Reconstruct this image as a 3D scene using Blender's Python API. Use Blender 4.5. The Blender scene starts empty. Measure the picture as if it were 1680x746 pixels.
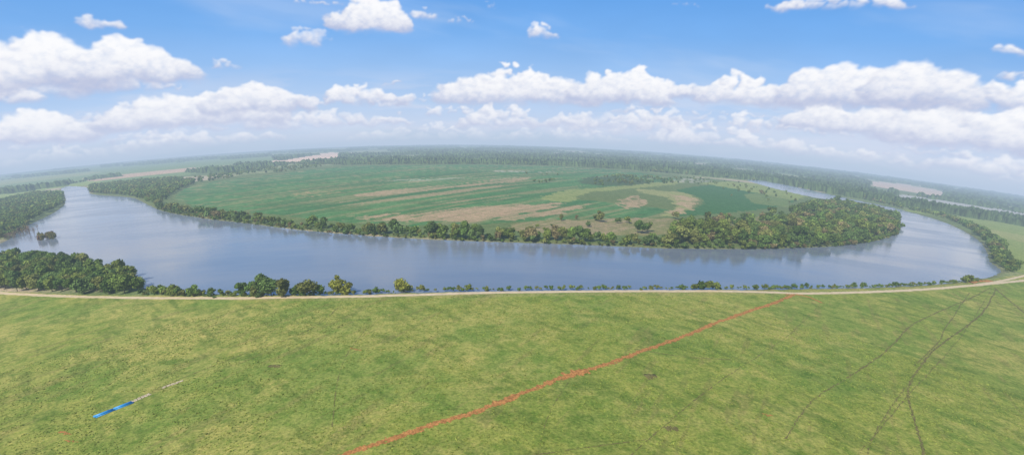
import bpy, bmesh, math
import numpy as np
from mathutils import Matrix, Vector
rng = np.random.default_rng(11)
sc = bpy.context.scene
COL = sc.collection

# ---------------------------------------------------------------- camera model / terrain
H = 110.0; S = 0.178; AP = 60.0; FP = 840.0; RMAX = 15000.0
PITCH = math.radians(19.55); ROLL = 0.021
cp, sp = math.cos(PITCH), math.sin(PITCH)
Fw = np.array([0, cp, -sp]); R0 = np.array([1.0, 0, 0]); U0 = np.array([0, sp, cp])
Rt = R0*math.cos(ROLL) + U0*math.sin(ROLL)
Up = -R0*math.sin(ROLL) + U0*math.cos(ROLL)

def dirs(u, v):
    u = np.asarray(u, float); v = np.asarray(v, float)
    a = (u-840)/FP; b = -(v-373)/FP
    return a[..., None]*Rt + b[..., None]*Up + Fw
def gz(x, y):
    return -S*(np.sqrt(x*x+y*y+AP*AP)-AP)
def survey(u, v):
    """where a sight line from the viewpoint meets the terrain"""
    d = dirs(u, v); hh = np.hypot(d[..., 0], d[..., 1]); t = -d[..., 2]/hh
    t = np.maximum(t, S+H/14500.)
    q = H-S*AP
    a = t*t-S*S; b = -2*t*q; c = q*q-S*S*AP*AP
    r = (-b+np.sqrt(b*b-4*a*c))/(2*a)
    r = np.minimum(r, 14500)
    return r*d[..., 0]/hh, r*d[..., 1]/hh
def project(x, y, z):
    P = np.stack([x, y, z-H], -1)
    w = P@Fw
    return 840+FP*(P@Rt)/w, 373-FP*(P@Up)/w, w
def azel(u, v):
    d = dirs(u, v)
    return np.degrees(np.arctan2(d[..., 0], d[..., 1])), np.degrees(np.arctan2(d[..., 2], np.hypot(d[..., 0], d[..., 1])))

def catmull(pts, n=8, closed=False):
    P = np.array(pts, float); m = len(P); out = []
    segs = m if closed else m-1
    for i in range(segs):
        if closed:
            p0, p1, p2, p3 = P[(i-1) % m], P[i], P[(i+1) % m], P[(i+2) % m]
        else:
            p0, p1, p2, p3 = P[max(i-1, 0)], P[i], P[i+1], P[min(i+2, m-1)]
        for k in range(n):
            t = k/n
            out.append(0.5*((2*p1)+(-p0+p2)*t+(2*p0-5*p1+4*p2-p3)*t*t+(-p0+3*p1-3*p2+p3)*t**3))
    if not closed: out.append(P[-1])
    return np.array(out)
def wpoly(pts, n=6, smooth=True):
    P = catmull(pts, n, True) if smooth else np.array(pts, float)
    x, y = survey(P[:, 0], P[:, 1])
    return np.stack([x, y], 1)

TAB = rng.random((256, 256))
def vn(x, y, seed=0):
    x = x+seed*17.31; y = y+seed*9.77
    xi = np.floor(x).astype(np.int64); yi = np.floor(y).astype(np.int64)
    fx = x-xi; fy = y-yi
    fx = fx*fx*(3-2*fx); fy = fy*fy*(3-2*fy)
    a = TAB[xi % 256, yi % 256]; b = TAB[(xi+1) % 256, yi % 256]
    c = TAB[xi % 256, (yi+1) % 256]; d = TAB[(xi+1) % 256, (yi+1) % 256]
    return (a*(1-fx)+b*fx)*(1-fy)+(c*(1-fx)+d*fx)*fy
def fbm(x, y, o=4, seed=0):
    s = 0; a = 0.5; t = 0
    for k in range(o):
        s = s+a*vn(x*2**k, y*2**k, seed+k*3); t += a; a *= 0.55
    return s/t
def sstep(a, b, x):
    t = np.clip((x-a)/(b-a), 0, 1); return t*t*(3-2*t)
def inside(poly, x, y):
    res = np.zeros(x.shape, bool)
    bb = (x >= poly[:, 0].min()) & (x <= poly[:, 0].max()) & (y >= poly[:, 1].min()) & (y <= poly[:, 1].max())
    idx = np.nonzero(bb)[0]
    if len(idx) == 0: return res
    px = x[idx]; py = y[idx]; c = np.zeros(len(idx), bool)
    n = len(poly)
    for i in range(n):
        x1, y1 = poly[i]; x2, y2 = poly[(i+1) % n]
        if y1 == y2: continue
        m = ((y1 > py) != (y2 > py)) & (px < (x2-x1)*(py-y1)/(y2-y1)+x1)
        c ^= m
    res[idx] = c
    return res
def sdist(poly, x, y):
    best = np.full(x.shape, 1e18); n = len(poly)
    for i in range(n):
        x1, y1 = poly[i]; x2, y2 = poly[(i+1) % n]
        dx, dy = x2-x1, y2-y1; L = dx*dx+dy*dy+1e-9
        t = np.clip(((x-x1)*dx+(y-y1)*dy)/L, 0, 1)
        best = np.minimum(best, (x-x1-t*dx)**2+(y-y1-t*dy)**2)
    s = np.sqrt(best)
    return np.where(inside(poly, x, y), -s, s)

# ---------------------------------------------------------------- mesh helpers
def make_mesh(name, V, Fc, smooth=False, tint=None):
    me = bpy.data.meshes.new(name)
    V = np.ascontiguousarray(V, np.float32); Fc = np.ascontiguousarray(Fc, np.int32)
    n, k = Fc.shape
    me.vertices.add(len(V)); me.vertices.foreach_set('co', V.ravel())
    me.loops.add(n*k); me.loops.foreach_set('vertex_index', Fc.ravel())
    me.polygons.add(n); me.polygons.foreach_set('loop_start', np.arange(n, dtype=np.int32)*k)
    me.polygons.foreach_set('use_smooth', np.full(n, bool(smooth)))
    me.update(calc_edges=True)
    if tint is not None:
        at = me.attributes.new('tint', 'FLOAT_COLOR', 'POINT')
        T = np.ones((len(V), 4), np.float32); T[:, :3] = tint
        at.data.foreach_set('color', T.ravel())
    return me
def add_obj(name, me, mat=None, kind=None, label=None, category=None, group=None, parent=None):
    o = bpy.data.objects.new(name, me); COL.objects.link(o)
    if mat and me is not None and len(me.materials) == 0: me.materials.append(mat)
    if kind: o['kind'] = kind
    if label: o['label'] = label
    if category: o['category'] = category
    if group: o['group'] = group
    if parent: o.parent = parent
    return o

# ---------------------------------------------------------------- materials
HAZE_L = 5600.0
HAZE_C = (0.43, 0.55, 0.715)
def new_mat(name):
    m = bpy.data.materials.new(name); m.use_nodes = True
    nt = m.node_tree; nt.nodes.clear()
    m.cycles.emission_sampling = 'NONE'
    return m, nt
def N(nt, t, **kw):
    n = nt.nodes.new(t)
    for k, v in kw.items(): setattr(n, k, v)
    return n
def paint_haze(nt, shader):
    """mixes a painted haze glow into the surface, stronger with distance from the origin"""
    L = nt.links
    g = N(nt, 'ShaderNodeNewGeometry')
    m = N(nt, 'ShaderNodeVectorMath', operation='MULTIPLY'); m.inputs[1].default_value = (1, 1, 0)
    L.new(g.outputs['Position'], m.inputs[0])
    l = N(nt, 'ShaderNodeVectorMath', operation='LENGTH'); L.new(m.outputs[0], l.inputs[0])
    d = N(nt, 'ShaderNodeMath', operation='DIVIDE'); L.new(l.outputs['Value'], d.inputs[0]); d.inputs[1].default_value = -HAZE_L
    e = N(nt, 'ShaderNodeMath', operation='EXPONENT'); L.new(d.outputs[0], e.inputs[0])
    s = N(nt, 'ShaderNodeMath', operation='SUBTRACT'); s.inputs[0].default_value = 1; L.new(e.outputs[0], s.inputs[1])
    em = N(nt, 'ShaderNodeEmission'); em.inputs[0].default_value = (*HAZE_C, 1)  # haze painted as emission in the material, no real air volume
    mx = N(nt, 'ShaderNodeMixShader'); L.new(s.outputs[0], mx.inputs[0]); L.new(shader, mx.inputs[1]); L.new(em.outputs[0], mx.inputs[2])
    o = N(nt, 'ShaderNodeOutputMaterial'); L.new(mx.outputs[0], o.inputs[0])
def noise(nt, scale, detail=4, rough=0.6, vec=None):
    n = N(nt, 'ShaderNodeTexNoise'); n.inputs['Scale'].default_value = scale
    n.inputs['Detail'].default_value = detail; n.inputs['Roughness'].default_value = rough
    if vec is None:
        g = N(nt, 'ShaderNodeNewGeometry'); vec = g.outputs['Position']
    nt.links.new(vec, n.inputs['Vector']); return n
def ramp(nt, fac, stops):
    r = N(nt, 'ShaderNodeValToRGB'); nt.links.new(fac, r.inputs[0])
    el = r.color_ramp.elements
    while len(el) < len(stops): el.new(0.5)
    for e, (p, c) in zip(el, stops):
        e.position = p; e.color = (*c, 1) if len(c) == 3 else c
    return r
def mult(nt, a, b, fac=1.0, mode='MULTIPLY'):
    m = N(nt, 'ShaderNodeMix', data_type='RGBA', blend_type=mode)
    m.inputs[0].default_value = fac
    nt.links.new(a, m.inputs[6]); nt.links.new(b, m.inputs[7]); return m.outputs[2]

def mat_ground():
    m, nt = new_mat('ground_cover'); L = nt.links
    at = N(nt, 'ShaderNodeAttribute', attribute_name='tint')
    n1 = noise(nt, 0.9, 6, 0.72); r1 = ramp(nt, n1.outputs[0], [(0.30, (.48, .56, .42)), (0.5, (1, 1, 1)), (0.68, (1.40, 1.33, 1.3))])
    n2 = noise(nt, 0.13, 5, 0.65); r2 = ramp(nt, n2.outputs[0], [(0.32, (.66, .80, .64)), (0.5, (1, 1, 1)), (0.68, (1.26, 1.14, 1.22))])
    n3 = noise(nt, 0.38, 5, 0.72); r3 = ramp(nt, n3.outputs[0], [(0.34, (.72, .84, .66)), (0.52, (1.04, 1, 1)), (0.7, (1.22, 1.12, 1.25))])
    c = mult(nt, at.outputs['Color'], r1.outputs[0]); c = mult(nt, c, r2.outputs[0]); c = mult(nt, c, r3.outputs[0])
    b = N(nt, 'ShaderNodeBsdfPrincipled'); b.inputs['Roughness'].default_value = 1; b.inputs['Specular IOR Level'].default_value = 0.05
    L.new(c, b.inputs['Base Color'])
    bp = N(nt, 'ShaderNodeBump'); bp.inputs['Strength'].default_value = 0.9; bp.inputs['Distance'].default_value = 0.6
    L.new(n1.outputs[0], bp.inputs['Height']); L.new(bp.outputs[0], b.inputs['Normal'])
    paint_haze(nt, b.outputs[0]); return m
def mat_leaf():
    m, nt = new_mat('foliage'); L = nt.links
    at = N(nt, 'ShaderNodeAttribute', attribute_name='tint')
    oi = N(nt, 'ShaderNodeObjectInfo')
    c = mult(nt, at.outputs['Color'], oi.outputs['Color'])
    n1 = noise(nt, 0.5, 4, 0.7); r1 = ramp(nt, n1.outputs[0], [(0.3, (.7, .75, .7)), (0.7, (1.3, 1.25, 1.2))])
    c = mult(nt, c, r1.outputs[0])
    d = N(nt, 'ShaderNodeBsdfDiffuse'); L.new(c, d.inputs[0])
    t = N(nt, 'ShaderNodeBsdfTranslucent'); L.new(c, t.inputs[0])
    x = N(nt, 'ShaderNodeMixShader'); x.inputs[0].default_value = 0.25
    L.new(d.outputs[0], x.inputs[1]); L.new(t.outputs[0], x.inputs[2])
    paint_haze(nt, x.outputs[0]); return m
def mat_plain(name, col, rough=0.9, var=0.25, scale=1.0, bump=0.0, attr=False):
    m, nt = new_mat(name); L = nt.links
    b = N(nt, 'ShaderNodeBsdfPrincipled'); b.inputs['Roughness'].default_value = rough
    b.inputs['Specular IOR Level'].default_value = 0.05 if rough > .7 else .5
    n1 = noise(nt, scale, 5, 0.7)
    lo = tuple(c*(1-var) for c in col); hi = tuple(c*(1+var) for c in col)
    r = ramp(nt, n1.outputs[0], [(0.3, lo), (0.7, hi)])
    c = r.outputs[0]
    if attr:
        at = N(nt, 'ShaderNodeAttribute', attribute_name='tint'); c = mult(nt, c, at.outputs['Color'])
    L.new(c, b.inputs['Base Color'])
    if bump:
        bp = N(nt, 'ShaderNodeBump'); bp.inputs['Strength'].default_value = bump; bp.inputs['Distance'].default_value = 0.3
        L.new(n1.outputs[0], bp.inputs['Height']); L.new(bp.outputs[0], b.inputs['Normal'])
    paint_haze(nt, b.outputs[0]); return m
def mat_water():
    m, nt = new_mat('river_water'); L = nt.links
    b = N(nt, 'ShaderNodeBsdfPrincipled'); b.inputs['IOR'].default_value = 1.33
    mp = N(nt, 'ShaderNodeMapping'); mp.inputs['Scale'].default_value = (0.3, 1, 1); mp.inputs['Rotation'].default_value = (0, 0, 0.2)
    g = N(nt, 'ShaderNodeNewGeometry'); L.new(g.outputs['Position'], mp.inputs[0])
    n0 = noise(nt, 0.014, 5, 0.6, mp.outputs[0])
    r = ramp(nt, n0.outputs[0], [(0.35, (.150, .180, .228)), (0.65, (.200, .228, .270))])
    L.new(r.outputs[0], b.inputs['Base Color'])
    r2 = ramp(nt, n0.outputs[0], [(0.42, (.09,)*3), (0.60, (.22,)*3)]); L.new(r2.outputs[0], b.inputs['Roughness'])
    n1 = noise(nt, 0.6, 4, 0.6, mp.outputs[0])
    bp = N(nt, 'ShaderNodeBump'); bp.inputs['Strength'].default_value = 0.24; bp.inputs['Distance'].default_value = 0.15
    L.new(n1.outputs[0], bp.inputs['Height']); L.new(bp.outputs[0], b.inputs['Normal'])
    paint_haze(nt, b.outputs[0]); return m
M_GROUND = mat_ground(); M_LEAF = mat_leaf(); M_WATER = mat_water()
M_BARK = mat_plain('tree_bark', (.16, .13, .10), .95, .3, 2)
M_DEAD = mat_plain('dead_wood', (.30, .22, .15), .95, .3, 2)
M_ROAD = mat_plain('pale_gravel', (.60, .48, .31), .95, .18, .35, .3)
M_RED = mat_plain('red_clay', (.40, .185, .062), .95, .35, .7, .3, True)
M_TRACK = mat_plain('trodden_soil', (.165, .145, .055), .95, .35, .4)

# ---------------------------------------------------------------- river outline
RIVER = [(-60, 415), (5, 396), (40, 371), (80, 352), (104, 336), (106, 320), (100, 309), (118, 305), (146, 308), (152, 318), (215, 323),
         (240, 333), (262, 343), (292, 350), (345, 358), (400, 364), (500, 376), (600, 384), (700, 390), (800, 394), (900, 397),
         (1000, 401), (1100, 405), (1200, 406), (1300, 405), (1400, 399), (1458, 387), (1474, 372), (1462, 357), (1425, 343), (1380, 331), (1330, 322), (1280, 311), (1240, 300),
         (1225, 295), (1250, 296), (1300, 305), (1350, 316), (1400, 327), (1460, 339), (1500, 349), (1545, 362), (1580, 377), (1606, 393),
         (1620, 410), (1626, 428), (1645, 443), (1625, 453), (1580, 461), (1500, 467), (1400, 471), (1250, 473), (1100, 474), (900, 475),
         (700, 478), (600, 481), (500, 482), (350, 480), (245, 474), (215, 455), (170, 440), (100, 425), (20, 420), (-50, 424)]
RIVW = wpoly(RIVER, 4)

# ---------------------------------------------------------------- polar ground grid
azf = np.arange(-57, 57.001, 0.12)
azb = np.arange(60, 301, 3.0)
AZ = np.radians(np.concatenate([azf, azb])); NF = len(azf); NC = len(AZ)
w = np.linspace(1/130., 1/RMAX, 640)
RR = np.concatenate([[0.0, 10, 30, 50, 75, 100, 118], 1/w]); NR = len(RR)
X = (RR[:, None]*np.sin(AZ)[None]).ravel(); Y = (RR[:, None]*np.cos(AZ)[None]).ravel()
Rv = np.hypot(X, Y)
SD = np.full(X.shape, 500.0)
front = np.zeros((NR, NC), bool); front[:, :NF] = True; front = front.ravel()
sel = np.nonzero(front & (Rv > 230) & (Rv < 4200))[0]
SD[sel] = sdist(RIVW, X[sel], Y[sel])
SDj = SD+(fbm(X/9, Y/9, 3, 5)-.5)*5
Z = gz(X, Y)-3.2*sstep(4, -7, SDj)

C = np.zeros((len(X), 3))
def setc(mask, col): 
    mm = mask[:, None] if mask.dtype != bool else mask[:, None].astype(float)
    C[:] = C*(1-mm)+np.array(col)*mm
big = fbm(X/60, Y/60, 4, 1); mid = fbm(X/14, Y/14, 4, 2)
far1 = fbm(X/700, Y/300, 4, 41)
C[:] = np.array([.15, .20, .08])*(0.8+.5*big)[:, None]
setc(sstep(.5, .6, fbm(X/500, Y/200, 3, 43)), (.26, .29, .13))
setc(sstep(.62, .7, far1), (.46, .38, .27))
def paint(pts, col, warp=0, ws=25, alpha=1.0, thr=None, smooth=True, vary=.25, nz=None):
    P = wpoly(pts, 5, smooth)
    if warp:
        xx = X+(fbm(X/ws, Y/ws, 3, 8)-.5)*2*warp; yy = Y+(fbm(X/ws, Y/ws, 3, 9)-.5)*2*warp
    else: xx, yy = X, Y
    mk = (inside(P, xx, yy) & front).astype(float)*alpha
    if thr is not None: mk = mk*sstep(thr-.06, thr+.06, nz)
    c = np.array(col)[None]*(1-vary/2+vary*mid)[:, None]
    C[:] = C*(1-mk[:, None])+c*mk[:, None]
    return mk
# near pasture
near = [(-200, 900), (-200, 478), (0, 478), (150, 484), (330, 485), (500, 483), (700, 477), (1000, 472), (1300, 474), (1500, 470), (1640, 455), (1700, 448), (1900, 430), (1900, 900)]
ol = np.array([.255, .300, .062]); ye = np.array([.365, .355, .100]); gr = np.array([.175, .262, .050])
nearc = ol[None]*np.ones((len(X), 1))
warm = sstep(-40, -220, X)*.35
k = (sstep(.40, .64, big)*.6+warm*.6)[:, None]; nearc = nearc*(1-k)+ye*k
k = sstep(.53, .33, fbm(X/35, Y/35, 4, 12))[:, None]; nearc = nearc*(1-.7*k)+gr*.7*k
k = (sstep(.52, .72, mid)*.5)[:, None]; nearc = nearc*(1-k)+ye*k
k = (sstep(.60, .74, fbm(X/20, Y/7, 4, 14))*.45)[:, None]; nearc = nearc*(1-k)+gr*.8*k
k = (sstep(.58, .72, fbm((X+Y)/7, (X-Y)/34, 4, 15))*.5)[:, None]; nearc = nearc*(1-k)+gr*.72*k
k = (sstep(.62, .72, fbm((X-Y*.6)/5, (X*.6+Y)/40, 4, 17))*.35)[:, None]; nearc = nearc*(1-k)+np.array([.22, .19, .07])*k
NP = wpoly(near, 3, False)
nm = (inside(NP, X, Y) & (Rv < 900)) | ((Rv < 330) & (SD > 20)) | (Rv < 250) | ~front
C[nm] = nearc[nm]
st = nm & (SD < 14) & (SD > -5) & front
C[st] = C[st]*.7+np.array([.36, .31, .15])*.3
# streaky row noise inside the crops
a1, b1 = survey(np.array([420.]), np.array([345.])); a2, b2 = survey(np.array([860.]), np.array([290.]))
dv = np.array([a2[0]-a1[0], b2[0]-b1[0]]); dv /= np.linalg.norm(dv)
al = X*dv[0]+Y*dv[1]; ac = -X*dv[1]+Y*dv[0]
streak = fbm(al/260, ac/16, 4, 21); streak2 = fbm(al/120, ac/9, 4, 25)
# peninsula
PEN = [(250, 338), (285, 312), (330, 297), (440, 283), (560, 272), (700, 269), (900, 271), (1000, 276), (1100, 287), (1220, 299), (1280, 311), (1330, 322), (1400, 336), (1460, 355), (1474, 372), (1458, 387), (1400, 399), (1300, 405), (1100, 405), (900, 397), (700, 390), (500, 376), (345, 358)]
paint(PEN, (.14, .19, .07), 5)
CROP = [(290, 326), (300, 312), (340, 300), (450, 286), (560, 274), (700, 271), (880, 272), (980, 277), (1060, 285), (1110, 296), (1010, 305), (900, 322), (980, 330), (1100, 345), (1085, 356), (960, 358), (820, 366), (700, 370), (560, 364), (430, 350), (330, 342)]
paint(CROP, (.072, .200, .066), 8, vary=.4)
paint(CROP, (.13, .245, .09), 8, alpha=.65, thr=.52, nz=streak2)
paint(CROP, (.085, .165, .06), 8, alpha=.6, thr=.55, nz=big)
paint(CROP, (.055, .15, .055), 8, alpha=.5, thr=.56, nz=fbm(al/400, ac/50, 4, 28))
paint(CROP, (.36, .29, .15), 8, alpha=.45, thr=.59, nz=streak)
TAN = (.43, .31, .19)
paint([(600, 356), (690, 346), (800, 338), (900, 334), (960, 333), (920, 348), (840, 360), (740, 364), (650, 362)], TAN, 25, 30, .85, .45, nz=streak2)
paint([(690, 352), (800, 341), (905, 337), (880, 348), (780, 358)], TAN, 25, 30, .65)
paint([(560, 358), (660, 350), (700, 362), (620, 366)], TAN, 25, 30, .7, .48, nz=mid)
paint([(590, 317), (700, 306), (860, 291), (850, 297), (720, 311), (610, 321)], TAN, 20, 30, .75, .48, nz=streak)
paint([(560, 330), (700, 318), (820, 304), (810, 309), (700, 323), (570, 336)], TAN, 20, 30, .5, .51, nz=streak)
paint([(620, 297), (700, 292), (840, 289), (820, 294), (680, 299)], (.38, .32, .19), 20, 30, .5, .48, nz=streak)
paint([(470, 320), (520, 313), (560, 316), (500, 323)], (.36, .28, .14), 25, 30, .7, .45, nz=streak2)
paint([(700, 332), (800, 322), (870, 322), (790, 332)], TAN, 25, 30, .45, .52, nz=streak2)
paint([(1015, 332), (1040, 320), (1060, 333), (1035, 344)], TAN, 14, 20, .85, .38, nz=mid)
# right-hand meadows
paint([(890, 325), (930, 312), (1010, 306), (1110, 296), (1110, 302), (1030, 310), (960, 317), (940, 330), (905, 330)], (.27, .31, .11), 14, 20, .9)
paint([(1050, 310), (1130, 318), (1140, 330), (1120, 350), (1085, 354), (1105, 340), (1095, 325), (1060, 318)], (.31, .32, .13), 14, 20, .9)
paint([(1110, 312), (1180, 302), (1250, 306), (1310, 318), (1300, 332), (1260, 342), (1180, 350), (1110, 354), (1150, 338), (1145, 322)], (.058, .155, .050), 10, 20)
paint([(1150, 300), (1220, 299), (1290, 312), (1320, 322), (1300, 328), (1240, 316), (1190, 307)], (.27, .32, .10), 14, 20, .9)
paint([(1225, 318), (1290, 322), (1290, 338), (1240, 334)], (.20, .25, .085), 20, 20, .7)
paint([(1105, 322), (1130, 322), (1142, 332), (1125, 347), (1095, 350), (1110, 338)], TAN, 18, 20, .85, .40, nz=mid)
paint([(840, 368), (900, 361), (1090, 358), (1200, 360), (1280, 352), (1260, 372), (1120, 384), (1000, 386), (860, 380)], (.24, .23, .10), 8, 20, .95)
paint([(840, 368), (900, 361), (1090, 358), (1110, 378), (1000, 384), (860, 378)], (.34, .27, .16), 20, 20, .7, .48, nz=streak2)
paint([(960, 292), (1010, 290), (1060, 296), (1040, 304), (960, 302)], (.07, .11, .045), 20, 20, .85)
paint([(1100, 294), (1150, 293), (1168, 296), (1160, 299), (1110, 299)], (.46, .44, .38), 10, 20, .6, .5, nz=mid)
paint([(640, 296), (720, 292), (760, 292), (700, 296)], (.46, .48, .36), 15, 20, .6, .45, nz=streak2)
paint([(820, 280), (900, 281), (900, 283), (820, 282)], (.5, .47, .38), 15, 20, .6, .45, nz=streak2)
# left side flats
paint([(-150, 345), (-150, 300), (0, 284), (140, 270), (300, 260), (450, 258), (440, 268), (330, 284), (200, 298), (120, 302), (50, 316)], (.19, .27, .10), 20, 60)
paint([(-150, 292), (0, 281), (150, 268), (300, 259), (300, 262), (150, 272), (0, 286), (-150, 297)], (.36, .34, .18), 20, 90, .8)
paint([(-100, 335), (0, 320), (60, 310), (160, 296), (150, 303), (100, 308), (60, 314), (0, 326)], (.27, .34, .11), 6)
paint([(140, 292), (230, 283), (320, 275), (310, 281), (230, 289), (160, 297)], (.56, .38, .26), 15, 60, .95)
paint([(315, 276), (430, 267), (420, 271), (325, 280)], (.48, .36, .24), 15, 60, .8)
paint([(-100, 306), (0, 296), (20, 293), (150, 282), (150, 286), (20, 301), (-100, 316)], (.30, .33, .13), 15, 60, .85)
paint([(448, 264), (490, 256), (550, 250), (556, 258), (500, 264), (455, 267)], (.78, .54, .40), 20, 90, 1)
# right side field between the bank trees and woods
paint([(1480, 344), (1520, 347), (1600, 359), (1720, 379), (1760, 460), (1650, 438), (1635, 405), (1600, 378), (1550, 358)], (.25, .31, .09), 5)
paint([(1600, 372), (1720, 396), (1740, 410), (1640, 388)], (.36, .35, .14), 10, 20, .6)
paint([(1430, 298), (1480, 302), (1545, 314), (1540, 322), (1490, 314), (1435, 305)], (.62, .46, .36), 20, 60, .95)
paint([(1480, 319), (1560, 330), (1690, 351), (1690, 357), (1560, 337), (1480, 325)], (.46, .44, .42), 20, 60, .9)
# shoreline mud
mud = sstep(6, 0, SDj)*sstep(-9, -3, SDj)
setc(mud*.5, (.17, .155, .09))
setc((SDj < -4).astype(float), (.10, .09, .06))

V = np.stack([X, Y, Z], 1)
ii, jj = np.meshgrid(np.arange(NR-1), np.arange(NC), indexing='ij')
j2 = (jj+1) % NC
Q = np.stack([ii*NC+jj, ii*NC+j2, (ii+1)*NC+j2, (ii+1)*NC+jj], -1).reshape(-1, 4)[:, ::-1]
add_obj('ground', make_mesh('ground', V, Q, True, C), M_GROUND, kind='structure', label='grassy pasture and river plain with crop fields')

# water sheet
wm = (SD < 7) & front & (Rv > 230) & (Rv < 4200)
qm = wm[Q].any(1)
def subgrid(mask_q, Zs):
    Qs = Q[mask_q]; u, inv = np.unique(Qs.ravel(), return_inverse=True)
    return np.stack([X[u], Y[u], Zs[u]], 1), inv.reshape(-1, 4), u
Vw, Qw, _ = subgrid(qm, gz(X, Y)-1.3)
add_obj('water', make_mesh('water', Vw, Qw, True), M_WATER, kind='structure', label='calm grey-blue river bending around farmland')

# ---------------------------------------------------------------- distant woods as a canopy sheet
WOODS = [[(455, 268), (560, 270), (700, 269), (900, 271), (1000, 276), (1100, 284), (1240, 296), (1330, 311), (1420, 327), (1500, 342), (1600, 358), (1720, 377), (1900, 400), (1900, 250), (1300, 200), (750, 200), (550, 236), (440, 250)],
         [(165, 275), (250, 269), (445, 257), (445, 253), (300, 260), (165, 271)],
         [(300, 283), (440, 264), (470, 262), (470, 270), (370, 284)],
         [(10, 293), (80, 287), (145, 281), (145, 278), (80, 283), (10, 289)],
         [(-60, 324), (0, 313), (60, 306), (165, 291), (200, 288), (200, 291), (165, 295), (60, 311), (0, 319), (-60, 331)],
         [(-80, 299), (0, 287), (120, 275), (120, 273), (0, 284), (-80, 295)]]
GAPS = [[(444, 268), (490, 258), (550, 250), (562, 261), (500, 267), (455, 271)],
        [(1425, 297), (1480, 300), (1548, 312), (1548, 326), (1490, 319), (1430, 309)],
        [(1475, 319), (1560, 330), (1720, 356), (1720, 365), (1560, 342), (1475, 329)],
        [(1040, 262), (1160, 268), (1165, 271), (1050, 266)],
        [(600, 256), (690, 254), (690, 258), (600, 260)],
        [(1240, 282), (1330, 291), (1335, 295), (1250, 287)],
        [(440, 252), (640, 247), (640, 250), (450, 256)]]
wx = X+(fbm(X/70, Y/70, 3, 31)-.5)*60; wy = Y+(fbm(X/70, Y/70, 3, 32)-.5)*60
wd = np.zeros(len(X), bool)
for P in WOODS: wd |= inside(wpoly(P, 1, False), wx, wy)
for P in GAPS: wd &= ~inside(wpoly(P, 1, False), wx, wy)
wd &= front & (SD > 15) & (Rv > 700)
wd &= ~((fbm(X/500, Y/200, 3, 40) > .575) & (Rv > 2500))
rnd = rng.random(len(X))
ch = 5+14*rnd**.8*(.5+fbm(X/40, Y/40, 2, 33))+4
q4 = wd[Q]; qc = q4.any(1)
hz = np.where(wd, ch, -0.5)
tcol = np.array([.100, .150, .052])[None]*(.45+1.1*rng.random(len(X)))[:, None]*(.6+.8*fbm(X/120, Y/120, 3, 35))[:, None]
Vc, Qc, uc = subgrid(qc, gz(X, Y)+hz)
add_obj('distant_forest', make_mesh('distant_forest', Vc, Qc, False, tcol[uc]), M_LEAF, kind='stuff', label='dense hazy green forest stretching to the horizon', category='forest')

# ---------------------------------------------------------------- tree templates
def ico(sub):
    bm = bmesh.new(); bmesh.ops.create_icosphere(bm, subdivisions=sub, radius=1)
    v = np.array([x.co[:] for x in bm.verts]); f = np.array([[q.index for q in x.verts] for x in bm.faces]); bm.free(); return v, f
ICO1 = ico(1)
def crown_t(r, nl, nleaf, leaf, ic, rx=.33, z0=.55, rz=.38, lr=(.13, .21)):
    Vs = []; Fs = []; Ts = []; off = 0
    cs = []
    for i in range(nl):
        d = r.normal(size=3); d /= np.linalg.norm(d); q = r.random()**.45
        c = np.array([d[0]*rx*q*.8, d[1]*rx*q*.8, z0+d[2]*rz*q*.75])
        cs.append((c, r.uniform(*lr)*(1.1-.25*abs(d[2]))))
    for c, rad in cs:
        v = ic[0]*rad*.86*(1+.28*(r.random((len(ic[0]), 1))-.5)*2)*np.array([1, 1, .85])+c
        Vs.append(v); Fs.append(ic[1]+off); off += len(v)
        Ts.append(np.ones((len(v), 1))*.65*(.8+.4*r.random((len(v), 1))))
    wts = np.array([q[1]**2 for q in cs]); wts /= wts.sum()
    pick = r.choice(nl, nleaf, p=wts)
    D = r.normal(size=(nleaf, 3)); D[:, 2] += .25; D /= np.linalg.norm(D, axis=1)[:, None]
    Cc = np.array([cs[k][0] for k in pick]); Rr = np.array([cs[k][1] for k in pick])
    P = Cc+D*(Rr*r.uniform(.8, 1.22, nleaf))[:, None]*np.array([1, 1, .9])
    n = D+r.normal(size=(nleaf, 3))*.45; n /= np.linalg.norm(n, axis=1)[:, None]
    t = np.cross(n, r.normal(size=(nleaf, 3))); t /= np.linalg.norm(t, axis=1)[:, None]; b = np.cross(n, t)
    s = leaf*r.uniform(.5, 1.3, nleaf)[:, None]
    q = np.stack([P-t*s-b*s*.5, P+t*s*.7-b*s*.8, P+t*s+b*s*.6, P-t*s*.6+b*s], 1).reshape(-1, 3)
    fi = np.arange(nleaf)[:, None]*4+off
    Fs.append(np.concatenate([fi+[[0, 1, 2]], fi+[[0, 2, 3]]]))
    Vs.append(q); lobe_t = r.uniform(.75, 1.25, nl)[pick]
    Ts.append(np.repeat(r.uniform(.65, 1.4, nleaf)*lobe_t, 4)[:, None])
    V = np.concatenate(Vs); V[:, 2] = np.maximum(V[:, 2], .02)
    T = np.concatenate(Ts)*np.ones((1, 3))
    return V, np.concatenate(Fs), T
def tube(p0, p1, r0, r1, n=6):
    p0 = np.array(p0, float); p1 = np.array(p1, float); d = p1-p0; d /= np.linalg.norm(d)
    a = np.cross(d, [0.3, 1, 0.2]); a /= np.linalg.norm(a); b = np.cross(d, a)
    th = np.arange(n)*2*math.pi/n
    ring = np.cos(th)[:, None]*a+np.sin(th)[:, None]*b
    v = np.concatenate([p0+ring*r0, p1+ring*r1]); i = np.arange(n); k = (i+1) % n
    f = np.concatenate([np.stack([i, k, k+n], 1), np.stack([i, k+n, i+n], 1)])
    return v, f
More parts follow.
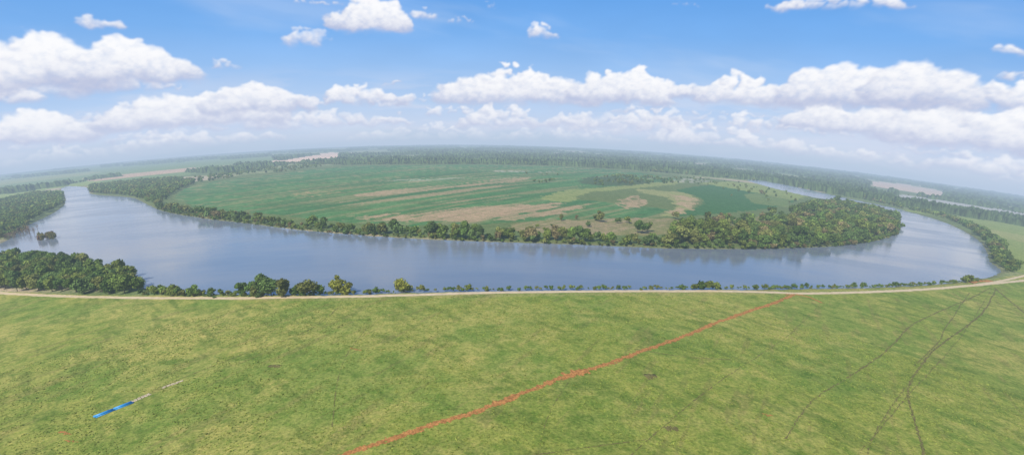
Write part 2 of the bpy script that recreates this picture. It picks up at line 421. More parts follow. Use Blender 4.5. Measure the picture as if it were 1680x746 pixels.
def trunk_t(r, limbs=5, hh=.62, r0=.022):
    Vs = []; Fs = []; off = 0
    pts = [np.array([0, 0, -.04]), np.array([r.normal()*.01, r.normal()*.01, .2]), np.array([r.normal()*.02, r.normal()*.02, .42]), np.array([r.normal()*.03, r.normal()*.03, hh])]
    rad = [r0, r0*.8, r0*.55, r0*.25]; S_ = []
    for i in range(3): S_.append((pts[i], pts[i+1], rad[i], rad[i+1]))
    for i in range(limbs):
        z = r.uniform(.18, .5); a = i*2.4+r.random(); L = r.uniform(.18, .3); b = np.array([0, 0, z])
        e = b+np.array([math.cos(a)*L, math.sin(a)*L, L*r.uniform(.6, 1.1)]); S_.append((b, e, r0*.4, r0*.12))
    for s in S_:
        v, f = tube(*s); Vs.append(v); Fs.append(f+off); off += len(v)
    return np.concatenate(Vs), np.concatenate(Fs)
HI = []
for i in range(10):
    r = np.random.default_rng(100+i)
    tall = i % 3 == 0
    HI.append((crown_t(r, r.integers(8, 13), 900, .036, ICO1, rx=.25 if tall else .38, rz=.44 if tall else .40, z0=.55 if tall else .50, lr=(.11, .21)), trunk_t(r)))
LO = []
for i in range(10):
    r = np.random.default_rng(200+i)
    LO.append(crown_t(r, 6, 130, .065, ICO1, rx=.3+.08*(i % 2), rz=.38, z0=.52, lr=(.15, .23)))
LOLO = [crown_t(np.random.default_rng(300+i), 2, 34, .12, ICO1, rx=.25, rz=.3, z0=.5, lr=(.24, .3)) for i in range(6)]
SHR = [crown_t(np.random.default_rng(400+i), 7, 260, .07, ICO1, rx=.75, rz=.38, z0=.42, lr=(.22, .36)) for i in range(6)]

def merge(specs, temps, r):
    """specs: array x,y,z,h,tr,tg,tb"""
    Vs = []; Fs = []; Ts = []; off = 0
    which = r.integers(0, len(temps), len(specs))
    for k, (v, f, t) in enumerate(temps):
        s = specs[which == k]
        if len(s) == 0: continue
        a = r.random(len(s))*6.283; ca, sa = np.cos(a), np.sin(a)
        wsc = r.uniform(.85, 1.2, len(s))
        x = (v[None, :, 0]*ca[:, None]-v[None, :, 1]*sa[:, None])*(s[:, 3]*wsc)[:, None]+s[:, 0:1]
        y = (v[None, :, 0]*sa[:, None]+v[None, :, 1]*ca[:, None])*(s[:, 3]*wsc)[:, None]+s[:, 1:2]
        z = v[None, :, 2]*s[:, 3:4]+s[:, 2:3]
        Vs.append(np.stack([x, y, z], -1).reshape(-1, 3))
        Fs.append((f[None]+(np.arange(len(s))*len(v))[:, None, None]+off).reshape(-1, 3))
        Ts.append((t[None]*s[:, None, 4:7]).reshape(-1, 3)); off += len(s)*len(v)
    return np.concatenate(Vs), np.concatenate(Fs), np.concatenate(Ts)

# ---------------------------------------------------------------- where trees stand
specs = []   # x,y,h,color,zone
GREENS = np.array([(.150, .225, .055), (.115, .190, .050), (.195, .245, .060), (.130, .200, .065), (.215, .235, .075), (.17, .24, .06)])
DRY = np.array([.27, .23, .11])
def add_spec(x, y, h, zone, c=None):
    if c is None:
        c = GREENS[rng.integers(len(GREENS))]*rng.uniform(.75, 1.25)
        if zone == 'far' and rng.random() < .09: c = DRY*rng.uniform(.7, 1.1)
    h = h*{'lane': 1.3, 'yellow': 1.3, 'far': 1.2, 'mass': 1.1}[zone]
    if zone == 'far': h *= .58+.84*float(vn(np.array(x/22.), np.array(y/22.), 90))
    specs.append((x, y, h, c[0], c[1], c[2], zone))
def fill(pts, spacing, h0, h1, zone, keep=1.0, smooth=False, clump=0, dry=False):
    P = wpoly(pts, 4, smooth)
    xs = np.arange(P[:, 0].min(), P[:, 0].max(), spacing); ys = np.arange(P[:, 1].min(), P[:, 1].max(), spacing)
    gx, gy = np.meshgrid(xs, ys); gx = gx.ravel()+rng.uniform(-.45, .45, gx.size)*spacing; gy = gy.ravel()+rng.uniform(-.45, .45, gy.size)*spacing
    m = inside(P, gx, gy) & (rng.random(len(gx)) < keep)
    if clump: m &= vn(gx/clump, gy/clump, 50) > .45
    gx = gx[m]; gy = gy[m]
    sd = sdist(RIVW, gx, gy); m = sd > -1.0
    for x, y in zip(gx[m], gy[m]): add_spec(x, y, rng.uniform(h0, h1), zone)
def at(u, v, h, zone, c=None):
    x, y = survey(np.array([float(u)]), np.array([float(v)])); add_spec(x[0], y[0], h, zone, c)
def along(pts, spacing, h0, h1, zone, jit=2.0, skip=0.0, c=None):
    P = catmull(pts, 10); x, y = survey(P[:, 0], P[:, 1])
    d = np.concatenate([[0], np.cumsum(np.hypot(np.diff(x), np.diff(y)))])
    t = 0.0
    while t < d[-1]:
        if rng.random() > skip:
            add_spec(np.interp(t, d, x)+rng.normal()*jit, np.interp(t, d, y)+rng.normal()*jit, h0+(h1-h0)*rng.random()**1.2, zone, c)
        t += spacing*rng.uniform(.35, 1.65)
# woods beside the lane
fill([(-120, 430), (20, 426), (100, 432), (165, 446), (212, 461), (232, 477), (222, 484), (100, 480), (-120, 474)], 7.6, 7.5, 14, 'lane')
along([(236, 482), (262, 483), (300, 484), (330, 484)], 4.6, 4, 9.5, 'lane', 1.4)
along([(340, 484), (395, 484)], 4.2, 3, 7.5, 'lane', 1.4)
along([(400, 485), (440, 485), (480, 484), (530, 483)], 3.8, 4, 12.5, 'lane', 1.6)
for u, v, h in ((430, 484, 12.5), (508, 484, 12), (495, 483, 9), (420, 484, 9), (445, 484, 10)): at(u, v, h, 'lane')
for u, v, h in ((553, 479, 12.5), (568, 479, 10), (663, 475, 11.5)): at(u, v, h, 'yellow', (.27, .285, .06))
at(655, 475, 7.5, 'yellow', (.25, .26, .055)); at(606, 479, 4, 'lane')
for u, v, h in ((1150, 474, 6.5), (1162, 474, 7.5), (1175, 474, 6), (1140, 474, 5), (1590, 463, 8), (1583, 464, 6.5), (800, 474, 4.5), (1240, 474, 4)): at(u, v, h, 'lane')
# peninsula bank
SH = [(258, 341), (292, 349), (345, 357), (400, 363), (500, 375), (600, 383), (700, 389), (800, 393), (900, 396), (1000, 400), (1100, 404)]
fill([(u, v+1) for u, v in SH]+[(u, v-5) for u, v in SH[::-1]], 8.4, 5.5, 13.5, 'far', .78)
fill([(u, v-5) for u, v in SH]+[(u, v-9) for u, v in SH[::-1]], 11, 4, 8, 'far', .4)
along([(u, v+1) for u, v in SH], 5.5, 3, 7, 'far', 1.2, .1)
along([(1100, 405), (1200, 406), (1300, 405), (1400, 399), (1458, 387), (1474, 373), (1463, 358)], 6, 4, 11, 'far', 1.5)
fill([(1095, 403), (1100, 388), (1180, 382), (1250, 374), (1290, 362), (1300, 348), (1340, 336), (1385, 336), (1430, 346), (1466, 360), (1473, 372), (1455, 387), (1400, 398), (1300, 404)], 10.5, 10, 19, 'far', .88)
fill([(1100, 386), (1110, 366), (1200, 362), (1280, 350), (1295, 362), (1180, 380)], 15, 9, 16, 'far', .4)
for u, v, h in ((946, 360, 9), (984, 364, 14), (978, 362, 9), (1046, 382, 18), (1055, 383, 16), (1062, 380, 13), (1110, 360, 14), (1105, 358, 10), (1135, 365, 9), (920, 362, 8), (1280, 362, 14), (1015, 366, 7),
                (905, 372, 5), (880, 374, 5), (1250, 318, 9), (1260, 330, 10), (1200, 322, 6), (1160, 366, 12), (1215, 372, 14), (1030, 366, 8), (965, 372, 6)): at(u, v, h, 'far')
fill([(965, 305), (975, 292), (1020, 288), (1080, 292), (1110, 300), (1060, 303), (1000, 308)], 15, 7, 12, 'mass', .55, clump=40)
fill([(1060, 290), (1150, 292), (1230, 302), (1100, 303)], 24, 6, 10, 'mass', .4, clump=50)
fill([(1150, 300), (1240, 306), (1320, 322), (1300, 335), (1180, 312)], 34, 6, 11, 'mass', .35)
along([(875, 299), (890, 300), (910, 296)], 15, 8, 10, 'mass')
along([(840, 285), (900, 287), (960, 290)], 40, 6, 9, 'mass', 8, .4)
# neck woods and other banks
fill([(140, 315), (150, 306), (230, 297), (290, 293), (320, 301), (288, 314), (262, 338), (240, 331), (215, 322), (160, 318)], 13, 10, 16, 'mass', .85)
fill([(300, 296), (350, 286), (450, 269), (500, 268), (560, 271), (450, 284), (340, 298), (310, 304)], 22, 10, 15, 'mass', .55, clump=60)
fill([(-100, 350), (0, 331), (60, 317), (104, 318), (103, 335), (78, 350), (38, 369), (0, 380), (-100, 400)], 10.5, 9, 15, 'mass', .9)
fill([(-60, 376), (0, 366), (40, 362), (50, 370), (10, 392), (-60, 405)], 10, 8, 13, 'mass', .9)
# outer bank
along([(1245, 294), (1300, 303), (1360, 315), (1420, 327), (1480, 341), (1520, 350), (1560, 361), (1590, 374), (1614, 391), (1630, 408), (1638, 428), (1660, 441)], 7, 8, 14, 'far', 3)
along([(1500, 343), (1560, 358), (1600, 373), (1624, 390), (1640, 408), (1648, 428), (1668, 440)], 8, 6, 12, 'far', 3, .2)
fill([(1625, 425), (1650, 420), (1668, 436), (1672, 446), (1652, 446)], 8, 6, 10, 'far', .9)
fill([(1300, 303), (1420, 324), (1500, 338), (1600, 354), (1720, 374), (1720, 366), (1600, 346), (1500, 332), (1400, 316), (1300, 297)], 15, 10, 16, 'mass', .9)
along([(1240, 293), (1330, 309), (1420, 325), (1500, 340), (1600, 357), (1740, 379)], 10, 10, 15, 'mass', 6)
along([(455, 268), (560, 270), (700, 269), (900, 271), (1000, 276), (1100, 284), (1240, 296)], 11, 10, 16, 'mass', 12)
along([(1490, 321), (1560, 331), (1690, 353)], 16, 9, 14, 'mass', 6)
along([(-40, 300), (20, 294), (80, 288), (145, 281)], 22, 10, 15, 'mass', 8)
along([(-40, 325), (60, 310), (165, 294)], 14, 10, 15, 'mass', 6)

SP = np.array([s[:6] for s in specs]); zone = np.array([s[6] for s in specs])
sdt = sdist(RIVW, SP[:, 0], SP[:, 1])
zt = gz(SP[:, 0], SP[:, 1])-3.2*sstep(4, -7, sdt)-.15
pu, pv, pw = project(SP[:, 0], SP[:, 1], zt)
size = SP[:, 2]*FP/pw
vis = (pu > -5) & (pu < 1685) & (pv < 760)
rank = np.argsort(-(size*vis))[:298]
indiv = np.zeros(len(SP), bool); indiv[rank] = True
crowns = []; trunks = []
for (cv, cf, ct), (tv, tf) in HI:
    me = make_mesh('crown', cv, cf, False, ct); me.materials.append(M_LEAF); crowns.append(me)
    mt = make_mesh('trunk', tv, tf, True); mt.materials.append(M_BARK); trunks.append(mt)
for i in np.nonzero(indiv)[0]:
    k = rng.integers(10)
    e = bpy.data.objects.new('broadleaf_tree', None); COL.objects.link(e); e.empty_display_size = 1
    h = SP[i, 2]; ws = rng.uniform(.85, 1.15)
    e.location = (SP[i, 0], SP[i, 1], zt[i]); e.rotation_euler = (0, 0, rng.random()*6.28); e.scale = (h*ws, h*ws, h)
    e['category'] = 'tree'
    if zone[i] == 'yellow':
        e['label'] = 'yellow-green broadleaf tree standing beside the pale dirt lane'; e['group'] = 'yellow-green trees beside the lane'
    elif zone[i] == 'lane':
        e['label'] = 'bushy green tree between dirt lane and river'; e['group'] = 'trees between lane and river'
    else:
        e['label'] = 'leafy green tree on the opposite river bank'; e['group'] = 'trees on the opposite bank'
    for nm_, me in (('trunk', trunks[k]), ('crown', crowns[k])):
        o = bpy.data.objects.new(nm_, me); COL.objects.link(o); o.parent = e
        o.color = (SP[i, 3], SP[i, 4], SP[i, 5], 1)
ms = ~indiv
arr = np.column_stack([SP[:, 0], SP[:, 1], zt, SP[:, 2], SP[:, 3:6]])
dist = np.hypot(SP[:, 0], SP[:, 1])
nr = ms & (dist < 1500)
v, f, t = merge(arr[nr], LO, rng)
add_obj('bank_woodland', make_mesh('bank_woodland', v, f, False, t), M_LEAF, kind='stuff', label='mass of green trees along the river banks', category='woodland')
fr = ms & (dist >= 1500)
v, f, t = merge(arr[fr], LOLO, rng)
add_obj('far_woodland', make_mesh('far_woodland', v, f, False, t), M_LEAF, kind='stuff', label='distant tree belts around the crop fields', category='woodland')

# grass tussocks over the pasture
nt_ = 70000
ta = np.radians(rng.uniform(-53, 53, nt_))
tr_ = np.sqrt(rng.uniform(132**2, 334**2, nt_)); tx_ = tr_*np.sin(ta); ty_ = tr_*np.cos(ta)
uu_, vv_, _ = project(tx_, ty_, gz(tx_, ty_))
road_v = np.interp(uu_, [-100, 0, 150, 330, 500, 650, 800, 1000, 1200, 1310, 1400, 1500, 1600, 1690], [474, 480, 487, 489, 487.5, 484.5, 480, 477.5, 477.5, 481, 479.5, 475.5, 467.5, 459])
sc_u = np.interp(vv_, [483, 500, 520, 548, 573, 595, 612, 625, 648, 670, 700, 720, 746, 755], [1303, 1260, 1200, 1130, 1060, 1000, 945, 905, 850, 790, 700, 640, 565, 540])
keep = (vv_ > road_v+4) & (np.abs(uu_-sc_u) > 18) & (fbm(tx_/11, ty_/11, 3, 91) > .42)
tx_, ty_ = tx_[keep], ty_[keep]; m_ = len(tx_)
tz_ = gz(tx_, ty_)
tsz = rng.uniform(.14, .36, m_)*(1+.8*(rng.random(m_) < .05))
Vt = []; base_c = np.array([.30, .35, .080])*rng.uniform(.65, 1.35, m_)[:, None]*np.array([1, 1, 1])
for q in range(3):
    an = rng.random(m_)*6.28; dx = np.cos(an)*tsz; dy = np.sin(an)*tsz; lean = rng.normal(size=(m_, 2))*.5*tsz[:, None]
    p0 = np.stack([tx_-dx, ty_-dy, tz_-.02], 1); p1 = np.stack([tx_+dx, ty_+dy, tz_-.02], 1)
    p2 = np.stack([tx_+lean[:, 0]+dx*.5, ty_+lean[:, 1]+dy*.5, tz_+tsz*rng.uniform(.6, 1.1, m_)], 1)
    Vt.append(np.stack([p0, p1, p2], 1))
Vt = np.stack(Vt, 1).reshape(-1, 3); Ft = np.arange(len(Vt)).reshape(-1, 3)
add_obj('grass_tussocks', make_mesh('grass_tussocks', Vt, Ft, False, np.repeat(base_c, 9, 0)), M_LEAF, kind='stuff', label='rough yellow-green grass tussocks covering the pasture', category='grass')

# shrubs along the waterside of the lane
shm = []
for (cv, cf, ct) in SHR:
    me = make_mesh('shrub', cv, cf, False, ct); me.materials.append(M_LEAF); shm.append(me)
P = catmull([(235, 482), (330, 484), (450, 484.5), (560, 480.5), (640, 478), (700, 476), (900, 473.5), (1100, 472.5), (1250, 472), (1400, 470.5), (1500, 467), (1580, 461.5), (1625, 455)], 10)
xx, yy = survey(P[:, 0], P[:, 1]); dd = np.concatenate([[0], np.cumsum(np.hypot(np.diff(xx), np.diff(yy)))])
t_ = 0; cnt = 0
while t_ < dd[-1] and cnt < 262:
    x = np.interp(t_, dd, xx)+rng.normal()*.9; y = np.interp(t_, dd, yy)+rng.normal()*1.3
    if rng.random() < .9:
        o = bpy.data.objects.new('shrub', shm[rng.integers(6)]); COL.objects.link(o)
        h = rng.uniform(1.0, 3.4)*(1.4 if rng.random() < .2 else 1); o.location = (x, y, float(gz(x, y))-.3)
        o.scale = (h*rng.uniform(.8, 1.2), h*.9, h); o.rotation_euler = (0, 0, rng.random()*6.28)
        c = GREENS[rng.integers(5)]*rng.uniform(.9, 1.25); o.color = (*c, 1)
        o['label'] = 'low green shrub on the river bank beside the lane'; o['category'] = 'shrub'; o['group'] = 'shrubs along the river bank'
        cnt += 1
    t_ += rng.uniform(1.2, 4.4)

# dead trees at the flooded shore
def dead_t(r):
    Vs = []; Fs = []; off = 0; S_ = []
    S_.append(((0, 0, -.1), (r.normal()*.03, r.normal()*.03, .95), .03, .008))
    for i in range(16):
        z = r.uniform(.25, .85); a = i*2.4+r.random(); L = r.uniform(.12, .3); b = np.array([0, 0, z])
        e = b+np.array([math.cos(a)*L, math.sin(a)*L, L*r.uniform(.4, 1.2)]); S_.append((b, e, .014, .006))
        for k in range(3):
            m = b+(e-b)*r.uniform(.4, .9); d = r.normal(size=3)*.07; d[2] = abs(d[2]); S_.append((m, m+d, .008, .004))
    for s in S_:
        v, f = tube(*s, n=4); Vs.append(v); Fs.append(f+off); off += len(v)
    return make_mesh('dead_tree', np.concatenate(Vs), np.concatenate(Fs), True)
dm = [dead_t(np.random.default_rng(500+i)) for i in range(4)]
for m_ in dm: m_.materials.append(M_DEAD)
for i in range(26):
    u = rng.uniform(0, 62); v_ = 394-u*.22+rng.uniform(-8, 3)
    x, y = survey(np.array([u]), np.array([v_])); o = bpy.data.objects.new('dead_tree', dm[i % 4]); COL.objects.link(o)
    h = rng.uniform(7, 12); o.location = (x[0], y[0], float(gz(x[0], y[0]))-1.6); o.scale = (h, h, h); o.rotation_euler = (rng.normal()*.08, rng.normal()*.08, rng.random()*6)
    o['label'] = 'bare brown dead tree standing in shallow water'; o['category'] = 'tree'; o['group'] = 'dead trees in the flooded shore'
# small wooded islet
for i in range(30):
    if i < 16: u = rng.uniform(58, 90); v_ = rng.uniform(388, 393); h = rng.uniform(8, 13) if u > 66 else rng.uniform(4, 7)
    else: u = rng.uniform(-10, 45); v_ = 392-max(u, 0)*.35+rng.uniform(-5, 2); h = rng.uniform(6, 11)
    x, y = survey(np.array([u]), np.array([v_]))
    o = bpy.data.objects.new('shrub', shm[i % 6]); COL.objects.link(o)
    o.location = (x[0], y[0], float(gz(x[0], y[0]))-1.5); o.scale = (h*.42, h*.42, h)
    c = (.24, .22, .08) if i % 3 else (.32, .21, .12); o.color = (*c, 1)
    o['label'] = 'brownish-green willow shrub growing out of the shallow water'; o['category'] = 'shrub'; o['group'] = 'shrubs in the flooded shore'

# ---------------------------------------------------------------- lanes, clay scar, tracks
def ribbon(name, pts, width, mat, step=2.0, ragged=.15, lift=.05, kind='structure', label=None, gap=0.0, seed=1, gs=5., core=.75):
    r = np.random.default_rng(seed)
    P = catmull(pts, 10); x, y = survey(P[:, 0], P[:, 1])
    d = np.concatenate([[0], np.cumsum(np.hypot(np.diff(x), np.diff(y)))])
    n = int(d[-1]/step)+1; t = np.linspace(0, d[-1], n); px = np.interp(t, d, x); py = np.interp(t, d, y)
    tx = np.gradient(px); ty = np.gradient(py); L = np.hypot(tx, ty)+1e-9; nx, ny = -ty/L, tx/L
    wob = (fbm(t/25, t*0, 3, seed)-.5)*width*ragged*4
    px = px+nx*wob; py = py+ny*wob
    cols = np.linspace(-.5, .5, 7); V = []; T = []
    for j, c in enumerate(cols):
        ww = width*c*(1+(r.random(n)-.5)*2*ragged*2+(fbm(t/6, t*0+j, 3, seed+5)-.5)*ragged*5)
        a = px+nx*ww; b = py+ny*ww
        V.append(np.stack([a, b, gz(a, b)+lift*(1.6 if abs(c) < .3 else 1)], 1))
        T.append(np.ones((n, 3))*(r.uniform(.7, 1.35, n))[:, None])
    V = np.stack(V, 1).reshape(-1, 3); T = np.stack(T, 1).reshape(-1, 3)
    i = np.arange(n-1)[:, None]*7; k = np.arange(6)[None]
    F_ = np.stack([i+k, i+k+1, i+k+8, i+k+7], -1)
    if gap:
        g2 = fbm(t[:-1, None]/gs+0*k, k*.7+t[:-1, None]*0, 3, seed+9)
        edge = np.abs(k-2.5)/2.5
        F_ = F_[g2 > gap*(core+(1.2-core)*edge)]
    F_ = F_.reshape(-1, 4)
    return add_obj(name, make_mesh(name, V, F_, True, T), mat, kind=kind, label=label)
ribbon('dirt_road', [(-150, 473), (0, 480.5), (150, 487), (330, 489), (500, 487.5), (650, 484.5), (800, 480), (1000, 477.5), (1200, 477.5), (1310, 481), (1400, 479.5), (1500, 475.5), (1600, 467.5), (1690, 459), (1850, 444)], 4.6, M_ROAD, 3, .07, .06, label='pale tan gravel lane running along the river bank')
ribbon('dirt_road', [(1600, 467), (1640, 461), (1680, 452), (1750, 430)], 3.5, M_ROAD, 3, .07, .09, label='pale tan gravel side lane')
SC = [(540, 755), (565, 746), (640, 720), (700, 700), (790, 670), (850, 648), (905, 625), (945, 612), (1000, 595), (1060, 573), (1130, 548), (1200, 520), (1260, 500), (1303, 483)]
ribbon('clay_trench', SC, 3.2, M_RED, .45, .16, .06, label='reddish-brown clay scar of a filled trench crossing the pasture', seed=3, gap=.42, gs=1.8, core=0.1)
ribbon('clay_trench', [(1290, 484), (1310, 483), (1330, 488), (1350, 497)], 2.8, M_RED, .8, .3, .08, label='short spur of red clay beside the lane', gap=.35, seed=4)
ribbon('clay_patch', [(925, 616), (945, 611), (965, 608)], 4.8, M_RED, .6, .25, .10, label='patch of bare red clay', seed=6, gap=.3, gs=1.5)
ribbon('clay_patch', [(815, 662), (830, 656), (845, 650)], 4.0, M_RED, .6, .25, .10, label='patch of bare red clay', seed=8, gap=.3, gs=1.5)
ribbon('clay_patch', [(1590, 463), (1605, 462), (1625, 460)], 5.0, M_RED, 1, .3, .10, label='bare reddish soil where two lanes meet', seed=7)
TR = [([(1625, 472), (1590, 490), (1500, 530), (1470, 560), (1440, 585), (1390, 620)], .85, .41), ([(1634, 474), (1605, 520), (1535, 572), (1495, 622), (1490, 650), (1500, 690), (1518, 755)], 1.0, .41),
      ([(1632, 472), (1655, 492), (1700, 530)], 1.2, .25), ([(1590, 480), (1550, 540), (1540, 560), (1500, 600)], .7, .45), ([(1040, 572), (1120, 585), (1200, 590)], .7, .45), ([(1390, 620), (1330, 660), (1290, 720)], .8, .5),
      ([(560, 500), (500, 545), (400, 580), (250, 640)], .7, .54), ([(940, 614), (900, 680), (880, 755)], .5, .56), ([(1495, 622), (1440, 700), (1420, 750)], .7, .52), ([(600, 540), (560, 600), (545, 700)], .5, .57), ([(1060, 720), (950, 735), (850, 750)], .6, .55),
      ([(1625, 478), (1570, 560), (1480, 660), (1400, 755)], .6, .53), ([(1345, 500), (1280, 560), (1160, 640), (1030, 750)], .6, .55)]
for k, (pts, wd2, gp) in enumerate(TR):
    ribbon('cattle_track', pts, wd2, M_TRACK, .4, .4, .05, label='dark narrow trodden track through the pasture', gap=gp, seed=20+k, gs=1.6)
for k, (u, v_, wd2, red) in enumerate([(1068, 616, 3.4, 0), (1103, 703, 2.2, 0), (1260, 682, 1.7, 1), (450, 600, 2.2, 0), (585, 573, 1.0, 1), (105, 712, 1.4, 1), (118, 724, 1.0, 1)]):
    ribbon('soil_patch', [(u-10, v_+(1 if not red else -3)), (u, v_), (u+10, v_+1)], wd2, M_RED if red else M_TRACK, .35, .35, .06, label='small bare soil patch in the pasture', seed=40+k, gap=.5 if red else .25, gs=1.2)

# ---------------------------------------------------------------- blue pipes and timber mats
M_BLUE = mat_plain('blue_plastic', (.03, .30, .68), .4, .08, 3)
M_WOOD = mat_plain('weathered_timber', (.58, .48, .34), .9, .28, 1.2)
def lay(u1, v1, u2, v2):
    x, y = survey(np.array([u1, u2], float), np.array([v1, v2], float)); z = gz(x, y)
    return Vector((x[0], y[0], z[0])), Vector((x[1], y[1], z[1]))
A_, B_ = lay(155, 685, 218, 660)
d = B_-A_; Lp = d.length; d.normalize(); side = Vector((-d.y, d.x, 0)).normalized(); upv = d.cross(side); upv = upv if upv.z > 0 else -upv
e = bpy.data.objects.new('pipe_stack', None); COL.objects.link(e); e.location = A_
e['label'] = 'long stack of bright blue plastic pipes lying on grass'; e['category'] = 'pipes'
pr = .25
def hollow(p0, p1, r, n=14):
    p0 = np.array(p0); p1 = np.array(p1); dd_ = (p1-p0)/np.linalg.norm(p1-p0)
    a = np.cross(dd_, [0, 0, 1.]); a /= np.linalg.norm(a); b = np.cross(dd_, a); th = np.arange(n)*2*math.pi/n
    ring = np.cos(th)[:, None]*a+np.sin(th)[:, None]*b
    V = np.concatenate([p0+ring*r, p1+ring*r, p1+ring*r*.85, p0+ring*r*.85]); i = np.arange(n); k = (i+1) % n
    F_ = np.concatenate([np.stack([i+q*n, k+q*n, k+((q+1) % 4)*n, i+((q+1) % 4)*n], 1) for q in range(4)])
    return V, F_
for seg in range(2):
    s0 = seg*Lp/2+.1*seg; s1 = (seg+1)*Lp/2-.1
    for row, cnt_ in ((0, 3), (1, 2)):
        for q in range(cnt_):
            off = side*((q-(cnt_-1)/2)*2*pr*1.02)+upv*(pr+row*pr*1.75)
            js = rng.uniform(-.3, .3)
            V_, F_ = hollow(off+d*(s0+js), off+d*(s1+js), pr)
            o = add_obj('pipe', make_mesh('pipe', V_, F_, True), M_BLUE, parent=e)
def plank_mat(u1, v1, u2, v2, width, n, seed):
    r = np.random.default_rng(seed); A1, B1 = lay(u1, v1, u2, v2); dd_ = B1-A1; L = dd_.length; dd_.normalize(); sd_ = Vector((-dd_.y, dd_.x, 0)).normalized(); uu = dd_.cross(sd_); uu = uu if uu.z > 0 else -uu
    bm = bmesh.new()
    for i in range(n):
        for k in range(4):
            ln = L/n*r.uniform(.7, .95); c = A1+dd_*(L*(i+.5)/n+r.uniform(-.3, .3))+sd_*((k-1.5)*width/4+r.uniform(-.1, .1))+uu*(.12+r.uniform(0, .1))
            ang = r.normal()*.09
            dx = dd_*math.cos(ang)+sd_*math.sin(ang); dy = sd_*math.cos(ang)-dd_*math.sin(ang)
            res = bmesh.ops.create_cube(bm, size=1)
            M = Matrix.Translation(c-A1) @ Matrix((dx*ln, dy*width/4*.8, uu*.16)).transposed().to_4x4()
            bmesh.ops.transform(bm, matrix=M, verts=res['verts'])
    me = bpy.data.meshes.new('timber_mat'); bm.to_mesh(me); bm.free()
    o = add_obj('timber_mat', me, M_WOOD, label='row of pale weathered timber planks on the grass', category='planks', group='timber rows in the pasture'); o.location = A1
plank_mat(214, 660, 247, 646, 1.8, 6, 1)
plank_mat(266, 636.5, 301, 624, 1.3, 5, 2)

# ---------------------------------------------------------------- sky dome
a = np.arange(-80, 80.01, .09); e1 = np.arange(-13.6, 7.0, .085); e2 = np.arange(8, 62, 2.0)
EL = np.concatenate([e1, e2]); ne, na = len(EL), len(a)
Ag, Eg = np.meshgrid(a, EL)
E0 = -10.45
ep = Eg-E0
stops = np.array([-3, 0, 2.0, 4.5, 8, 11.5, 15, 25, 75.])
cols = np.array([(.52, .63, .77), (.52, .63, .77), (.58, .68, .86), (.48, .64, .89), (.325, .545, .895), (.205, .450, .87), (.145, .385, .83), (.12, .31, .72), (.07, .19, .52)])
sky = np.stack([np.interp(ep, stops, cols[:, k]) for k in range(3)], -1)
sky *= (1+.10*(fbm(Ag/9, Eg/3, 4, 60)-.5)[..., None])
thin = sstep(.45, .8, fbm(Ag/16+Eg/9, Eg/5, 5, 81))*.22
sky = sky*(1-thin[..., None])+np.array([.75, .82, .93])*thin[..., None]
wa = Ag+(fbm(Ag/1.1, Eg/.8, 5, 61)-.5)*1.7; we = Eg+(fbm(Ag/1.1, Eg/.8, 5, 65)-.5)*1.1
alpha = np.zeros_like(Ag); tone = np.zeros_like(Ag)
CL = [(60, 138, 125, 78, .9, 60), (215, 128, 110, 62, .9, 50), (130, 152, 150, 44, .5, 30), (165, 42, 38, 22, .55, 12), (370, 108, 20, 20, .45, 8),
      (330, 200, 150, 50, .95, 60), (430, 178, 85, 48, .95, 40), (70, 228, 95, 48, .9, 45), (500, 70, 34, 32, .5, 12), (606, 44, 56, 48, 1, 40),
      (605, 167, 64, 32, .85, 25), (640, 134, 13, 12, .5, 5), (695, 28, 18, 20, .45, 7), (756, 33, 28, 10, .45, 6), (888, 58, 20, 25, .6, 9),
      (850, 163, 130, 52, 1, 60), (1015, 163, 75, 52, 1, 45), (1105, 157, 50, 34, .85, 20), (820, 202, 62, 32, .8, 25), (700, 168, 60, 18, .45, 14),
      (1235, 165, 95, 42, .95, 40), (1390, 165, 110, 68, 1, 65), (1510, 163, 85, 76, 1, 55), (1410, 213, 135, 46, .9, 55), (1590, 236, 150, 62, .9, 60),
      (1370, 12, 115, 26, .65, 30), (1650, 86, 22, 18, .5, 8), (1665, 172, 50, 40, .9, 22), (1670, 128, 25, 18, .5, 7), (540, 205, 140, 30, .55, 40), (1000, 208, 120, 34, .55, 40),
      (1095, 200, 30, 24, .6, 9), (1180, 238, 130, 36, .6, 40), (1225, 206, 35, 25, .55, 9), (700, 230, 130, 28, .5, 35), (930, 230, 110, 26, .5, 30), (350, 235, 130, 30, .5, 35),
      (1620, 285, 120, 36, .5, 35), (1400, 262, 110, 28, .45, 30), (120, 264, 120, 28, .45, 30), (230, 228, 50, 20, .5, 12), (520, 5, 40, 12, .45, 9), (800, 8, 12, 10, .3, 4), (1120, 6, 30, 8, .35, 6), (20, 165, 40, 30, .6, 14), (280, 145, 25, 14, .4, 6), (1490, 245, 25, 14, .5, 6)]
CL = [(u, v+3, w_*1.12, h_*(1.18 if s_ > .8 else 1.1), s_, int(n_*1.15)) for (u, v, w_, h_, s_, n_) in CL]
r = np.random.default_rng(77)
for k in range(40):
    u = r.uniform(-60, 1740); hv = 240+9.5e-5*(u-750)**2*.95
    CL.append((u, hv-r.uniform(14, 80), r.uniform(30, 120), r.uniform(9, 24), r.uniform(.3, .6), 16))
CL.sort(key=lambda c: c[4])
lx, ly, lz = .25, .80, .54  # light direction for the cloud shading painted into the dome colours
